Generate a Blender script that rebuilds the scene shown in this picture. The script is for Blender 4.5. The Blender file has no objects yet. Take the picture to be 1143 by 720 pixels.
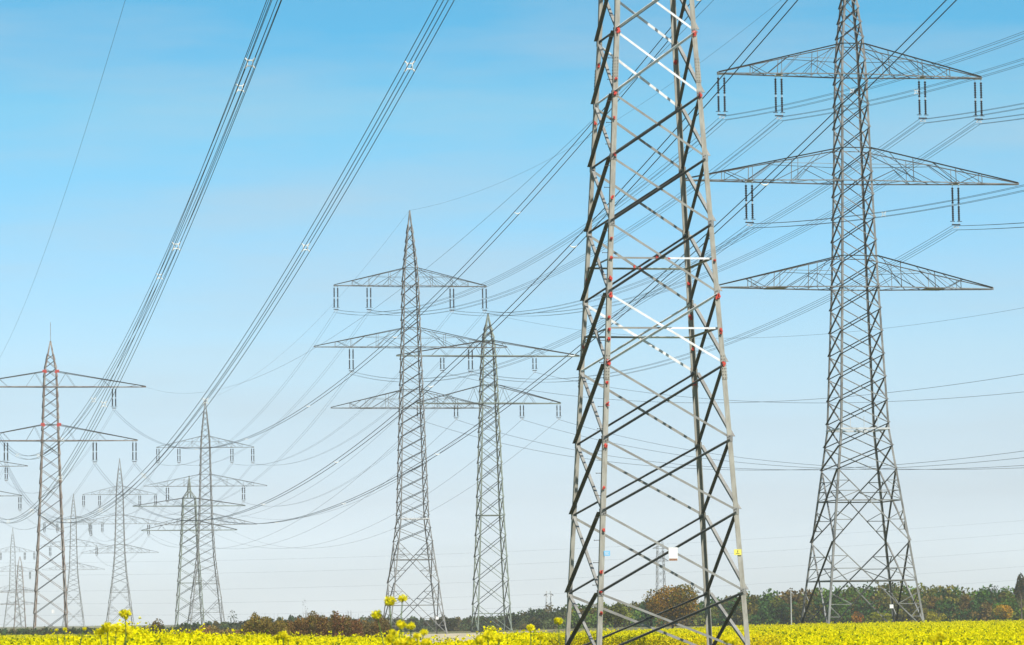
import bpy, math, random
import numpy as np
from mathutils import Vector as V
random.seed(7)
RNG = np.random.default_rng(11)
scene = bpy.context.scene
col = scene.collection

# ------------------------------------------------------------------ camera
FPX = 3800.0
EYE = 1.7
TH = math.atan(332 / FPX)
PH = 0.0122
fw = V((0, math.cos(TH), math.sin(TH)))
r0 = V((1, 0, 0))
u0 = V((0, -math.sin(TH), math.cos(TH)))
RT = r0 * math.cos(PH) - u0 * math.sin(PH)
UP = u0 * math.cos(PH) + r0 * math.sin(PH)
cam_d = bpy.data.cameras.new('camera')
cam = bpy.data.objects.new('camera', cam_d)
col.objects.link(cam)
cam_d.sensor_width = 36
cam_d.lens = FPX / 1143 * 36
cam_d.clip_start = 0.5
cam_d.clip_end = 20000
from mathutils import Matrix
M3 = Matrix((RT, UP, -fw)).transposed()
cam.matrix_world = Matrix.Translation((0, 0, EYE)) @ M3.to_4x4()
cam_d.dof.use_dof = True
cam_d.dof.focus_distance = 260
cam_d.dof.aperture_fstop = 9
scene.camera = cam

# ------------------------------------------------------------------ sky, sun, exposure
SUN_AZ = math.radians(32)      # to the right of straight behind the camera
SUN_EL = math.radians(50)
SKY = 0.06
world = bpy.data.worlds.new('World')
scene.world = world
world.use_nodes = True
nt = world.node_tree
nt.nodes.clear()
N = nt.nodes.new
out = N('ShaderNodeOutputWorld'); bg = N('ShaderNodeBackground')
sky = N('ShaderNodeTexSky'); sky.sky_type = 'NISHITA'; sky.sun_disc = False
sky.sun_elevation = SUN_EL; sky.sun_rotation = math.pi - SUN_AZ
sky.altitude = 100; sky.air_density = 1.0; sky.dust_density = 0.3; sky.ozone_density = 2.0
bg.inputs['Strength'].default_value = SKY
tc = N('ShaderNodeTexCoord'); sep = N('ShaderNodeSeparateXYZ')
nt.links.new(tc.outputs['Generated'], sep.inputs[0])
ramp = N('ShaderNodeValToRGB')
mr = N('ShaderNodeMapRange'); mr.inputs['From Min'].default_value = 0.0; mr.inputs['From Max'].default_value = 0.5
nt.links.new(sep.outputs['Z'], mr.inputs['Value'])
nt.links.new(mr.outputs[0], ramp.inputs[0])
SKYGAIN = 3.0
SKYRAMP = [(0.0, (0.487, 0.571, 0.819)), (0.068, (0.477, 0.56, 0.803)), (0.175, (0.391, 0.425, 0.56)), (0.28, (0.396, 0.439, 0.538)), (0.385, (0.396, 0.465, 0.534)), (0.515, (0.322, 0.479, 0.562)), (0.64, (0.261, 0.477, 0.548)), (0.75, (0.259, 0.489, 0.523)), (0.83, (0.14, 0.444, 0.525)), (0.9, (0.162, 0.442, 0.509)), (1.0, (0.152, 0.415, 0.478))]
cr = ramp.color_ramp
while len(cr.elements) < len(SKYRAMP): cr.elements.new(0.5)
SKYRAMP = [(p * .4, c) for p, c in SKYRAMP] + [(.7, (.10, .24, .32)), (1.0, (.09, .19, .26))]
while len(cr.elements) < len(SKYRAMP): cr.elements.new(0.5)
for e, (p, c) in zip(cr.elements, SKYRAMP):
    e.position = p; e.color = (*c, 1)
mul = N('ShaderNodeMix'); mul.data_type = 'RGBA'; mul.blend_type = 'MULTIPLY'; mul.inputs[0].default_value = 1
gain = N('ShaderNodeVectorMath'); gain.operation = 'SCALE'; gain.inputs['Scale'].default_value = SKYGAIN
nt.links.new(sky.outputs[0], mul.inputs[6]); nt.links.new(ramp.outputs[0], gain.inputs[0]); nt.links.new(gain.outputs[0], mul.inputs[7])
# thin high cloud veils
mp = N('ShaderNodeMapping'); mp.inputs['Scale'].default_value = (5, 1, 34); mp.inputs['Rotation'].default_value = (0, math.radians(-4), 0)
nt.links.new(tc.outputs['Generated'], mp.inputs[0])
ns = N('ShaderNodeTexNoise'); ns.inputs['Scale'].default_value = 1.0; ns.inputs['Detail'].default_value = 6; ns.inputs['Roughness'].default_value = .55
nt.links.new(mp.outputs[0], ns.inputs['Vector'])
cm = N('ShaderNodeMapRange'); cm.inputs['From Min'].default_value = .45; cm.inputs['From Max'].default_value = .78
cm.inputs['To Min'].default_value = 0; cm.inputs['To Max'].default_value = .52
nt.links.new(ns.outputs[0], cm.inputs['Value'])
cl = N('ShaderNodeMix'); cl.data_type = 'RGBA'; cl.inputs[7].default_value = (6.7, 7.75, 8.4, 1)
nt.links.new(cm.outputs[0], cl.inputs[0]); nt.links.new(mul.outputs[2], cl.inputs[6])
nt.links.new(cl.outputs[2], bg.inputs['Color']); nt.links.new(bg.outputs[0], out.inputs[0])

sun_d = bpy.data.lights.new('sun', 'SUN'); sun_d.energy = 4.9; sun_d.angle = math.radians(.5); sun_d.color = (1, .955, .87)
sun = bpy.data.objects.new('sun', sun_d); col.objects.link(sun)
sdir = V((math.sin(SUN_AZ) * math.cos(SUN_EL), -math.cos(SUN_AZ) * math.cos(SUN_EL), math.sin(SUN_EL)))
sun.rotation_euler = sdir.to_track_quat('Z', 'Y').to_euler()
sun.location = (0, -50, 200)
scene.view_settings.view_transform = 'Standard'
scene.view_settings.look = 'None'
scene.view_settings.exposure = 0.5
scene.view_settings.gamma = 1
scene.view_settings.use_curve_mapping = False
HAZE = 0.00016

# ------------------------------------------------------------------ helpers
def tag(o, label=None, cat=None, group=None, kind=None):
    if label: o['label'] = label
    if cat: o['category'] = cat
    if group: o['group'] = group
    if kind: o['kind'] = kind
    return o

def empty(name, loc, rz=0):
    o = bpy.data.objects.new(name, None)
    o.empty_display_size = .5
    o.location = loc; o.rotation_euler = (0, 0, rz)
    col.objects.link(o)
    return o

class MB:
    def __init__(s):
        s.v = []; s.f = []; s.m = []
    def add(s, verts, faces, mi=0):
        n = len(s.v)
        s.v += [tuple(p) for p in verts]
        s.f += [tuple(i + n for i in f) for f in faces]
        s.m += [mi] * len(faces)
    def prism(s, A, B, mi=0):
        n = len(A)
        f = [(i, (i + 1) % n, n + (i + 1) % n, n + i) for i in range(n)]
        f += [tuple(range(n))[::-1], tuple(range(n, 2 * n))]
        s.add(list(A) + list(B), f, mi)
    def box(s, c, sx, sy, sz, mi=0, ax=None):
        X, Y, Z = ax or (V((1, 0, 0)), V((0, 1, 0)), V((0, 0, 1)))
        c = V(c)
        A = [c + X * a * sx / 2 + Y * b * sy / 2 - Z * sz / 2 for a, b in ((-1, -1), (1, -1), (1, 1), (-1, 1))]
        s.prism(A, [p + Z * sz for p in A], mi)
    def rod(s, p, q, r, n=6, mi=0, r2=None):
        p = V(p); q = V(q); d = (q - p).normalized()
        a = d.orthogonal().normalized(); b = d.cross(a)
        r2 = r if r2 is None else r2
        A = [p + (a * math.cos(t) + b * math.sin(t)) * r for t in [2 * math.pi * i / n for i in range(n)]]
        B = [q + (a * math.cos(t) + b * math.sin(t)) * r2 for t in [2 * math.pi * i / n for i in range(n)]]
        s.prism(A, B, mi)
    def lathe(s, c, prof, n=8, mi=0):
        c = V(c); vs = []; fs = []
        for z, r in prof:
            for i in range(n):
                t = 2 * math.pi * i / n
                vs.append(c + V((r * math.cos(t), r * math.sin(t), z)))
        for k in range(len(prof) - 1):
            for i in range(n):
                j = (i + 1) % n
                fs.append((k * n + i, k * n + j, (k + 1) * n + j, (k + 1) * n + i))
        fs += [tuple(range(n))[::-1], tuple(range((len(prof) - 1) * n, len(prof) * n))]
        s.add(vs, fs, mi)
    def angle(s, p, q, n, b, t=.012, side=1, off=0.0, mi=0, low=False):
        """steel angle from p to q: web in the face plane, flange square to it along its upper edge"""
        p = V(p); q = V(q); n = V(n).normalized(); d = (q - p).normalized()
        v = n.cross(d).normalized()
        if v.z < 0: v = -v
        if low: v = -v
        m = n * side
        sec = [(-b / 2, 0), (b / 2, 0), (b / 2, b * 1.3), (b / 2 - t, b * 1.3), (b / 2 - t, t), (-b / 2, t)]
        A = [p + v * x + m * (y + off) for x, y in sec]
        B = [q + v * x + m * (y + off) for x, y in sec]
        s.prism(A, B, mi)
    def tube(s, pts, r, n=4, mi=0):
        vs = []; fs = []
        pts = [V(p) for p in pts]
        for i, p in enumerate(pts):
            d = (pts[min(i + 1, len(pts) - 1)] - pts[max(i - 1, 0)]).normalized()
            a = d.cross(V((0, 0, 1))).normalized(); b = a.cross(d)
            for k in range(n):
                t = 2 * math.pi * k / n + .4
                vs.append(p + (a * math.cos(t) + b * math.sin(t)) * r)
        for i in range(len(pts) - 1):
            for k in range(n):
                j = (k + 1) % n
                fs.append((i * n + k, i * n + j, (i + 1) * n + j, (i + 1) * n + k))
        s.add(vs, fs, mi)
    def mesh(s, name, mats):
        me = bpy.data.meshes.new(name)
        me.from_pydata(s.v, [], s.f)
        for m in (mats if isinstance(mats, (list, tuple)) else [mats]): me.materials.append(m)
        if any(s.m): me.polygons.foreach_set('material_index', s.m)
        me.update()
        return me
    def build(s, name, mats, parent=None):
        o = bpy.data.objects.new(name, s.mesh(name, mats))
        col.objects.link(o)
        if parent: o.parent = parent
        return o

# ------------------------------------------------------------------ materials
def mat(name, c, rough=.7, metal=0.0, var=0.0, scale=3.0, c2=None, detail=4, spec=.4, stretch=None, bump=0, lo=.35, hi=.65):
    m = bpy.data.materials.new(name); m.use_nodes = True
    t = m.node_tree; b = t.nodes['Principled BSDF']
    b.inputs['Roughness'].default_value = rough; b.inputs['Metallic'].default_value = metal
    b.inputs['Specular IOR Level'].default_value = spec
    b.inputs['Base Color'].default_value = (*c, 1)
    if c2 is None and var: c2 = tuple(x * (1 - var) for x in c)
    if c2 is not None:
        tcn = t.nodes.new('ShaderNodeTexCoord'); mpn = t.nodes.new('ShaderNodeMapping')
        if stretch: mpn.inputs['Scale'].default_value = stretch
        no = t.nodes.new('ShaderNodeTexNoise'); no.inputs['Scale'].default_value = scale; no.inputs['Detail'].default_value = detail
        rp = t.nodes.new('ShaderNodeValToRGB')
        rp.color_ramp.elements[0].position = lo; rp.color_ramp.elements[0].color = (*c2, 1)
        rp.color_ramp.elements[1].position = hi; rp.color_ramp.elements[1].color = (*c, 1)
        t.links.new(tcn.outputs['Object'], mpn.inputs[0]); t.links.new(mpn.outputs[0], no.inputs['Vector'])
        t.links.new(no.outputs[0], rp.inputs[0]); t.links.new(rp.outputs[0], b.inputs['Base Color'])
        if bump:
            bp = t.nodes.new('ShaderNodeBump'); bp.inputs['Strength'].default_value = bump
            t.links.new(no.outputs[0], bp.inputs['Height']); t.links.new(bp.outputs[0], b.inputs['Normal'])
    return m

def leafmat(name, trans=.25, rough=.6, spec=.3):
    """foliage: each leaf's own colour comes from the mesh attribute 'tint'"""
    m = bpy.data.materials.new(name); m.use_nodes = True
    t = m.node_tree; b = t.nodes['Principled BSDF']
    a = t.nodes.new('ShaderNodeAttribute'); a.attribute_name = 'tint'
    t.links.new(a.outputs['Color'], b.inputs['Base Color'])
    b.inputs['Roughness'].default_value = 1; b.inputs['Specular IOR Level'].default_value = .02
    tr = t.nodes.new('ShaderNodeBsdfTranslucent'); t.links.new(a.outputs['Color'], tr.inputs['Color'])
    mx = t.nodes.new('ShaderNodeMixShader'); mx.inputs[0].default_value = trans
    t.links.new(b.outputs[0], mx.inputs[1]); t.links.new(tr.outputs[0], mx.inputs[2])
    t.links.new(mx.outputs[0], t.nodes['Material Output'].inputs[0])
    return m

M = {}
M['steel'] = mat('galvanised_steel', (.33, .32, .275), .65, 0, c2=(.23, .215, .18), scale=2.2, stretch=(3, 3, .8))
M['brace'] = mat('weathered_brace_steel', (.27, .27, .25), .7, 0, c2=(.19, .185, .17), scale=1.3)
M['brace_shade'] = mat('shade_toned_brace_steel', (.125, .125, .12), .75, 0, c2=(.075, .075, .07), scale=1.1, spec=.25)  # darker copy of the brace steel: shade of one diagonal direction painted in
M['zinc_shade'] = mat('shade_toned_zinc_steel', (.085, .085, .08), .75, 0, c2=(.05, .05, .046), scale=.9, spec=.25)  # shade painted into the colour, for far diagonals and cross-arm members
M['primer'] = mat('new_white_primed_steel', (.72, .72, .72), .5, 0, var=.2)
M['red'] = mat('red_lead_paint', (.62, .045, .03), .6, 0, c2=(.4, .05, .03), scale=9)
M['rust'] = mat('rusty_galvanised_steel', (.25, .22, .19), .7, 0, c2=(.12, .07, .05), scale=1.2, lo=.38, hi=.56)
M['gsteel'] = mat('grey_zinc_steel', (.21, .21, .20), .6, 0, c2=(.09, .09, .083), scale=.9)
M['greensteel'] = mat('green_grey_painted_steel', (.19, .22, .18), .65, 0, c2=(.13, .16, .125), scale=.8)
M['insul'] = mat('dark_brown_porcelain', (.012, .011, .014), .45, 0, spec=.25, var=.3)
M['fitting'] = mat('pale_metal_fitting', (.55, .56, .56), .5, .2, var=.2)
M['wire'] = mat('aged_aluminium_conductor', (.04, .055, .075), .6, 0, var=.2, spec=.2)
M['spacer'] = mat('bright_aluminium_spacer', (.78, .78, .76), .4, 0, var=.1)
M['bolt'] = mat('dark_bolt_steel', (.07, .065, .06), .6, 0, var=.3)
M['blue'] = mat('blue_enamel_sign', (.16, .45, .72), .4, 0, var=.05)
M['yellow'] = mat('yellow_warning_enamel', (.72, .64, .12), .4, 0, var=.05)
M['white'] = mat('white_sign_enamel', (.7, .7, .69), .4, 0, var=.04)
M['signmark'] = mat('brown_sign_print', (.33, .17, .10), .6, 0, var=.4, scale=20)
M['bark'] = mat('tree_bark', (.12, .095, .07), .9, 0, var=.45, scale=6)
M['leaf'] = leafmat('foliage', .28)
M['flower'] = leafmat('crop_flower_and_leaf', .45, .7, .1)
M['petal'] = leafmat('yellow_petal', .5, .7, .1)
M['stem'] = mat('green_plant_stem', (.10, .16, .035), .6, 0, var=.35, scale=20)
M['concrete'] = mat('concrete_pole', (.42, .42, .39), .8, 0, var=.2)

# ------------------------------------------------------------------ ground
def smooth(t):
    t = max(0., min(1., t)); return t * t * (3 - 2 * t)
def gz(x, y):
    return -0.7 * smooth((45 - x - .03 * y) / 40) * smooth((y - 110) / 260) + 1.2 * smooth((y - 800) / 500)

def ground():
    xs = sorted(set([-6000, -3500, -2000, -1300, -900, -600, -420, -300] + list(range(-220, 221, 10)) + [300, 420, 600, 900, 1300, 2000, 3500, 6000]))
    ys = sorted(set([-120, -60, 0] + list(range(20, 700, 20)) + [750, 800, 900, 1000, 1150, 1300, 1600, 2000, 2600, 3500, 4600, 6000]))
    mb = MB()
    v = [(x, y, gz(x, y)) for y in ys for x in xs]
    nx = len(xs)
    f = [(j * nx + i, j * nx + i + 1, (j + 1) * nx + i + 1, (j + 1) * nx + i) for j in range(len(ys) - 1) for i in range(nx - 1)]
    mb.add(v, f)
    m = mat('rough_grass_and_soil', (.10, .12, .035), .95, 0, c2=(.15, .12, .05), scale=.05, detail=9, bump=.3)
    o = mb.build('ground', m)
    for p in o.data.polygons: p.use_smooth = True
    tag(o, kind='structure')
ground()

# pale stubble track leading away in the gap of the crop
mb = MB()
A = [(-13, -3.5, 120), (-17, -2.5, 240), (-22, -3, 360), (-27, -2, 480), (-34, -2, 560), (-40, 4, 600), (-46, 8, 630)]
vs = []
for x0, x1, y in A:
    for k in range(6):
        x = x0 + (x1 - x0) * k / 5 + random.uniform(-.5, .5) * (k in (0, 5)); vs.append((x, y, gz(x, y) + .03))
fs = [(j * 6 + i, j * 6 + i + 1, (j + 1) * 6 + i + 1, (j + 1) * 6 + i) for j in range(len(A) - 1) for i in range(5)]
mb.add(vs, fs)
tag(mb.build('dirt_track', mat('pale_dry_stubble', (.50, .43, .31), .95, 0, c2=(.33, .29, .17), scale=.4, detail=8, bump=.3, stretch=(1, .25, 1))), kind='structure')

# ------------------------------------------------------------------ lattice towers
YAW = math.radians(11)
def interp(prof, z):
    for (a, w), (b, u) in zip(prof, prof[1:]):
        if z <= b: return w + (u - w) * (z - a) / (b - a)
    return prof[-1][1]

def corner(prof, z, sx, sy):
    w = interp(prof, z) / 2
    return V((sx * w, sy * w, z))

FACES = [((-1, -1), (1, -1), V((0, -1, 0))),   # front (towards the camera side)
         ((1, -1), (1, 1), V((1, 0, 0))),      # right
         ((1, 1), (-1, 1), V((0, 1, 0))),      # back
         ((-1, 1), (-1, -1), V((-1, 0, 0)))]   # left

def leg_mesh(prof, zs, sx, sy, W, t):
    mb = MB()
    sec = [(0, 0), (W, 0), (W, t), (t, t), (t, W), (0, W)]
    rings = []
    for z in zs:
        c = corner(prof, z, sx, sy)
        rings.append([c + V((-sx * a, -sy * b, 0)) for a, b in sec])
    for A, B in zip(rings, rings[1:]): mb.prism(A, B)
    return mb

def xpanel(mb, prof, face, z0, z1, b, off, kinds=(1, 1), t=.012):
    a, c, n = face
    A0 = corner(prof, z0, *a); A1 = corner(prof, z1, *a); B0 = corner(prof, z0, *c); B1 = corner(prof, z1, *c)
    d0, d1 = (1, 0) if face in (FACES[0], FACES[3]) else (0, 1)   # the diagonals in shade, their shade put into a darker steel colour
    if kinds[0]: mb.angle(A0, B1, n, b * (1 + .1 * d0), t, 1, .002, d0)   # rises to the right seen from outside: mounted outside
    if kinds[1]: mb.angle(A1, B0, n, b * (1 + .1 * d1), t, -1, off, d1)               # mounted inside

def horiz(mb, prof, face, z, b, off=.03, n0=0., n1=1.):
    a, c, n = face
    A = corner(prof, z, *a); B = corner(prof, z, *c)
    mb.angle(A + (B - A) * n0, A + (B - A) * n1, n, b, .012, -1, off)

def insulator_mesh(name, L=4.3, sep=.65, near=True, w=1.0):
    """double suspension string with yoke and arcing bars; origin at its top"""
    mb = MB()
    for s in (-1, 1):
        x = s * sep / 2
        n = 14 if near else 6
        r0_, r1 = (.065 * w, .125 * w)
        for z0, z1 in ((-.35, -L * .48), (-L * .53, -L + .45)):
            k = n // 2; prof = []
            for i in range(k):
                a = z0 + (z1 - z0) * i / k; h = (z1 - z0) / k
                prof += [(a, r0_), (a + h * .25, r1), (a + h * .75, r1 * .95), (a + h * .8, r0_)]
            mb.lathe((x, 0, 0), prof[::-1], 8, 0)
        mb.rod((x, 0, 0), (x, 0, -L + .1), .03 * w, 5, 1)
        mb.rod((x, 0, -L * .48), (x, 0, -L * .53), .06 * w, 6, 1)
        mb.box((x + s * .05, 0, -L + .42), .5 * w, .06, .06, 0)
    mb.box((0, 0, -L + .08), sep + .25, .07, .12 * w, 0)
    mb.rod((0, 0, -L + .08), (-.28, 0, -L - .22), .03 * w, 5, 1)
    mb.rod((0, 0, -L + .08), (.28, 0, -L - .22), .03 * w, 5, 1)
    mb.box((0, 0, -L - .24), .62, .09, .05, 1)
    mb.box((0, 0, -.02), sep + .2, .3, .06, 1)
    return mb.mesh(name, [M['insul'], M['fitting']])

def cross_arm(root, prof, z, half, rise, m, b=.1, ins=(), ins_me=None, hang=(), seg=5, heavy=False, posts=(), insL=4.3, ins_at=None, ins_me2=None):
    mb = MB()
    w0 = interp(prof, z); w1 = interp(prof, z + rise)
    cb = b * (1.6 if heavy else 1.15)
    for s in (-1, 1):
        tip = V((s * half, 0, z))
        T = [V((s * w1 / 2, y * w1 / 2, z + rise)) for y in (-1, 1)]
        Bc = [V((s * w0 / 2, y * w0 / 2, z)) for y in (-1, 1)]
        te = [tip + V((0, y * .18, 0)) for y in (-1, 1)]
        tt = [tip + V((0, y * .15, .14)) for y in (-1, 1)]
        for i in (0, 1):
            n = V((0, -1 if i == 0 else 1, 0))
            mb.angle(Bc[i], te[i], n, cb, .014, 1, 0, mi=i, low=True)
            mb.angle(T[i], tt[i], n, cb * (.8 if heavy else .95), .014, 1, 0, 1)
            # side lattice: struts between lower and upper chord
            prev = None
            if not heavy:
                # wide arms: a long strut from the body top down to the hanger, a short one beyond it, few struts
                for us, ue in ((0, .42), (.42, .60), (.74, .60)):
                    P0 = T[i].lerp(tt[i], us); P1 = Bc[i].lerp(te[i], ue)
                    mb.angle(P0, P1, n, b * .62, .01, -1, .012, 1)
                for us, ue in ((.20, 0), (.20, .30)):
                    mb.angle(T[i].lerp(tt[i], us).lerp(Bc[i].lerp(te[i], us), .45), Bc[i].lerp(te[i], ue), n, b * .5, .01, -1, .02, 1)
            for k in range(0, seg if heavy else 0):
                u = k / seg
                lo = Bc[i].lerp(te[i], u); u2 = min(1, u + .5 / seg); hi = T[i].lerp(tt[i], u2); lo2 = Bc[i].lerp(te[i], (k + 1) / seg)
                if heavy and k % 2: continue
                mb.angle(lo, hi, n, b * .45, .01, -1, .012, 1)
                mb.angle(hi, lo2, n, b * .45, .01, -1, .012, 1)
            # intermediate rail half-way up, as on the wide arms
            if not heavy:
                a = Bc[i].lerp(T[i], .5); c = Bc[i].lerp(te[i], .0)
                u = .5
                mb.angle(a, T[i].lerp(tt[i], .42).lerp(Bc[i].lerp(te[i], .42), .1), n, b * .5, .01, -1, .03)
            for pz in posts:
                u = (pz - w0 / 2) / (half - w0 / 2)
                mb.angle(Bc[i].lerp(te[i], u), T[i].lerp(tt[i], u), n, b * .6, .01, 1, .01)
                mb.angle(Bc[i].lerp(te[i], u), T[i].lerp(tt[i], max(0, u - .16)), n, b * .5, .01, 1, .01)
        # bottom plan bracing
        n = V((0, 0, -1))
        for k in range(10):
            p = Bc[k % 2].lerp(te[k % 2], k / 10); q = Bc[(k + 1) % 2].lerp(te[(k + 1) % 2], (k + 1) / 10)
            d = (q - p).normalized()
            mb.rod(p, q, b * .3, 4, 1)
        for h in list(ins) + list(hang):
            if h < half + .1:
                u = (h - w0 / 2) / (half - w0 / 2)
                yy = w0 / 2 * (1 - u) + .18
                mb.box((s * min(h, half - .1), 0, z - .03), .5 if h in ins else 2.0, yy * 2 * .98, .1)
        mb.box((s * half, 0, z + .05), .18, .42, .22)
    # chords through the body
    for y in (-1, 1):
        n = V((0, y, 0))
        mb.angle((-w0 / 2, y * w0 / 2, z), (w0 / 2, y * w0 / 2, z), n, cb, .014, 1, .004, low=True)
        mb.angle((-w1 / 2, y * w1 / 2, z + rise), (w1 / 2, y * w1 / 2, z + rise), n, cb * .8, .014, 1, .004)
    arm = mb.build('cross_arm', [m, M['zinc_shade']], root)  # second slot: steel with shade painted in, on chords and lattice
    for h in (ins_at or sorted([-x for x in ins] + list(ins))):
        o = bpy.data.objects.new('insulator', (ins_me2 if ins_me2 and h > 0 else ins_me)); col.objects.link(o)
        o.parent = arm; o.location = (h, 0, z - .08)
    return arm

class Tower: pass
def attach(T, arm, off):
    """world position of the conductor clamp under an insulator of tower T"""
    z = T.arms[arm][0] - .08 - T.insL - .26
    c, s = math.cos(T.yaw), math.sin(T.yaw)
    return V((T.p[0] + c * off, T.p[1] + s * off, T.p[2] + z))
def tip(T, arm, s):
    z, half = T.arms[arm][:2]
    c, k = math.cos(T.yaw), math.sin(T.yaw)
    return V((T.p[0] + c * half * s, T.p[1] + k * half * s, T.p[2] + z))
def apex(T): return V((T.p[0], T.p[1], T.p[2] + T.prof[-1][0]))

def tower(name, label, x, y, prof, arms, m, W=.2, b=.09, ratio=.55, base=0.0, near=False, insL=4.3, yaw=YAW, rod=0, heavy=False, horizontals=(), iw=1.0, group='lattice pylons of the power lines', zoff=None, ms=None, platform=None):
    T = Tower(); T.p = V((x, y, gz(x, y) if zoff is None else zoff)); T.prof = prof; T.arms = arms; T.insL = insL; T.yaw = yaw
    root = empty(name, T.p, yaw); T.root = root
    tag(root, label, 'pylon', group)
    top = prof[-1][0]
    zs = sorted(set([p[0] for p in prof]))
    for sx in (-1, 1):
        for sy in (-1, 1):
            leg_mesh(prof, zs, sx, sy, W, .025).build('leg', m, root)
    # panel levels
    levels = []
    z = base
    while z < top - 2.2:
        levels.append(z); z += max(.9, ratio * interp(prof, z)) if base < 5 else (2.35 if z < arms[0][0] + 3 else 1.6)
    for face in FACES:
        mb = MB()
        for z0, z1 in zip(levels, levels[1:]):
            xpanel(mb, prof, face, z0, z1, b, .03)
        if base > 0:
            # splayed foot: two tall X panels with a rail through each crossing and short redundant members
            h1 = base * .555
            for z0, z1 in ((0.15, h1), (h1, base)):
                xpanel(mb, prof, face, z0, z1, b * 1.15, .03)
                wa, wb = interp(prof, z0), interp(prof, z1)
                zc = z0 + (z1 - z0) * wa / (wa + wb)
                horiz(mb, prof, face, zc, b * 1.15, .05)
                a, c, n = face
                for e0, e1 in ((a, c), (c, a)):
                    for zz, s_ in ((z0, 1), (z1, -1)):
                        P = corner(prof, zz, *e0); Q = corner(prof, z1 if zz == z0 else z0, *e1)
                        for u in (.16, .30):
                            K = P.lerp(Q, u); Lg = corner(prof, K.z, *e0)
                            mb.angle(K, Lg, n, b * .7, .01, -1, .06)
                            Lg2 = corner(prof, K.z + s_ * (z1 - z0) * .13, *e0)
                            mb.angle(K, Lg2, n, b * .7, .01, -1, .06)
        for h in horizontals: horiz(mb, prof, face, h, b * 1.3, .05)
        mb.build('bracing', [ms or m, M['zinc_shade']], root)
    if platform:
        mb = MB(); w = interp(prof, platform)
        for y_ in (-1, 1):
            mb.box((0, y_ * w / 2 * .99, platform), w, .25, .18)
        for x_ in (-1, 1): mb.box((x_ * w / 2 * .99, 0, platform), .25, w - .3, .14)
        for k in range(3): mb.box((-w * .3 + k * w * .28, -w / 2, platform + .65), .05, .05, 1.2)
        mb.build('platform', M['fitting'], root)
    ime = insulator_mesh('insulator', insL, near=near, w=iw)
    for (z, half, rise, ins, hang, posts) in arms:
        cross_arm(root, prof, z, half, rise, m, b, ins, ime, hang, 5, heavy, posts)
    if rod:
        mb = MB(); mb.rod((0, 0, top - .3), (0, 0, top + rod), .05, 5); mb.build('lightning_rod', m, root)
    return T

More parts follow.
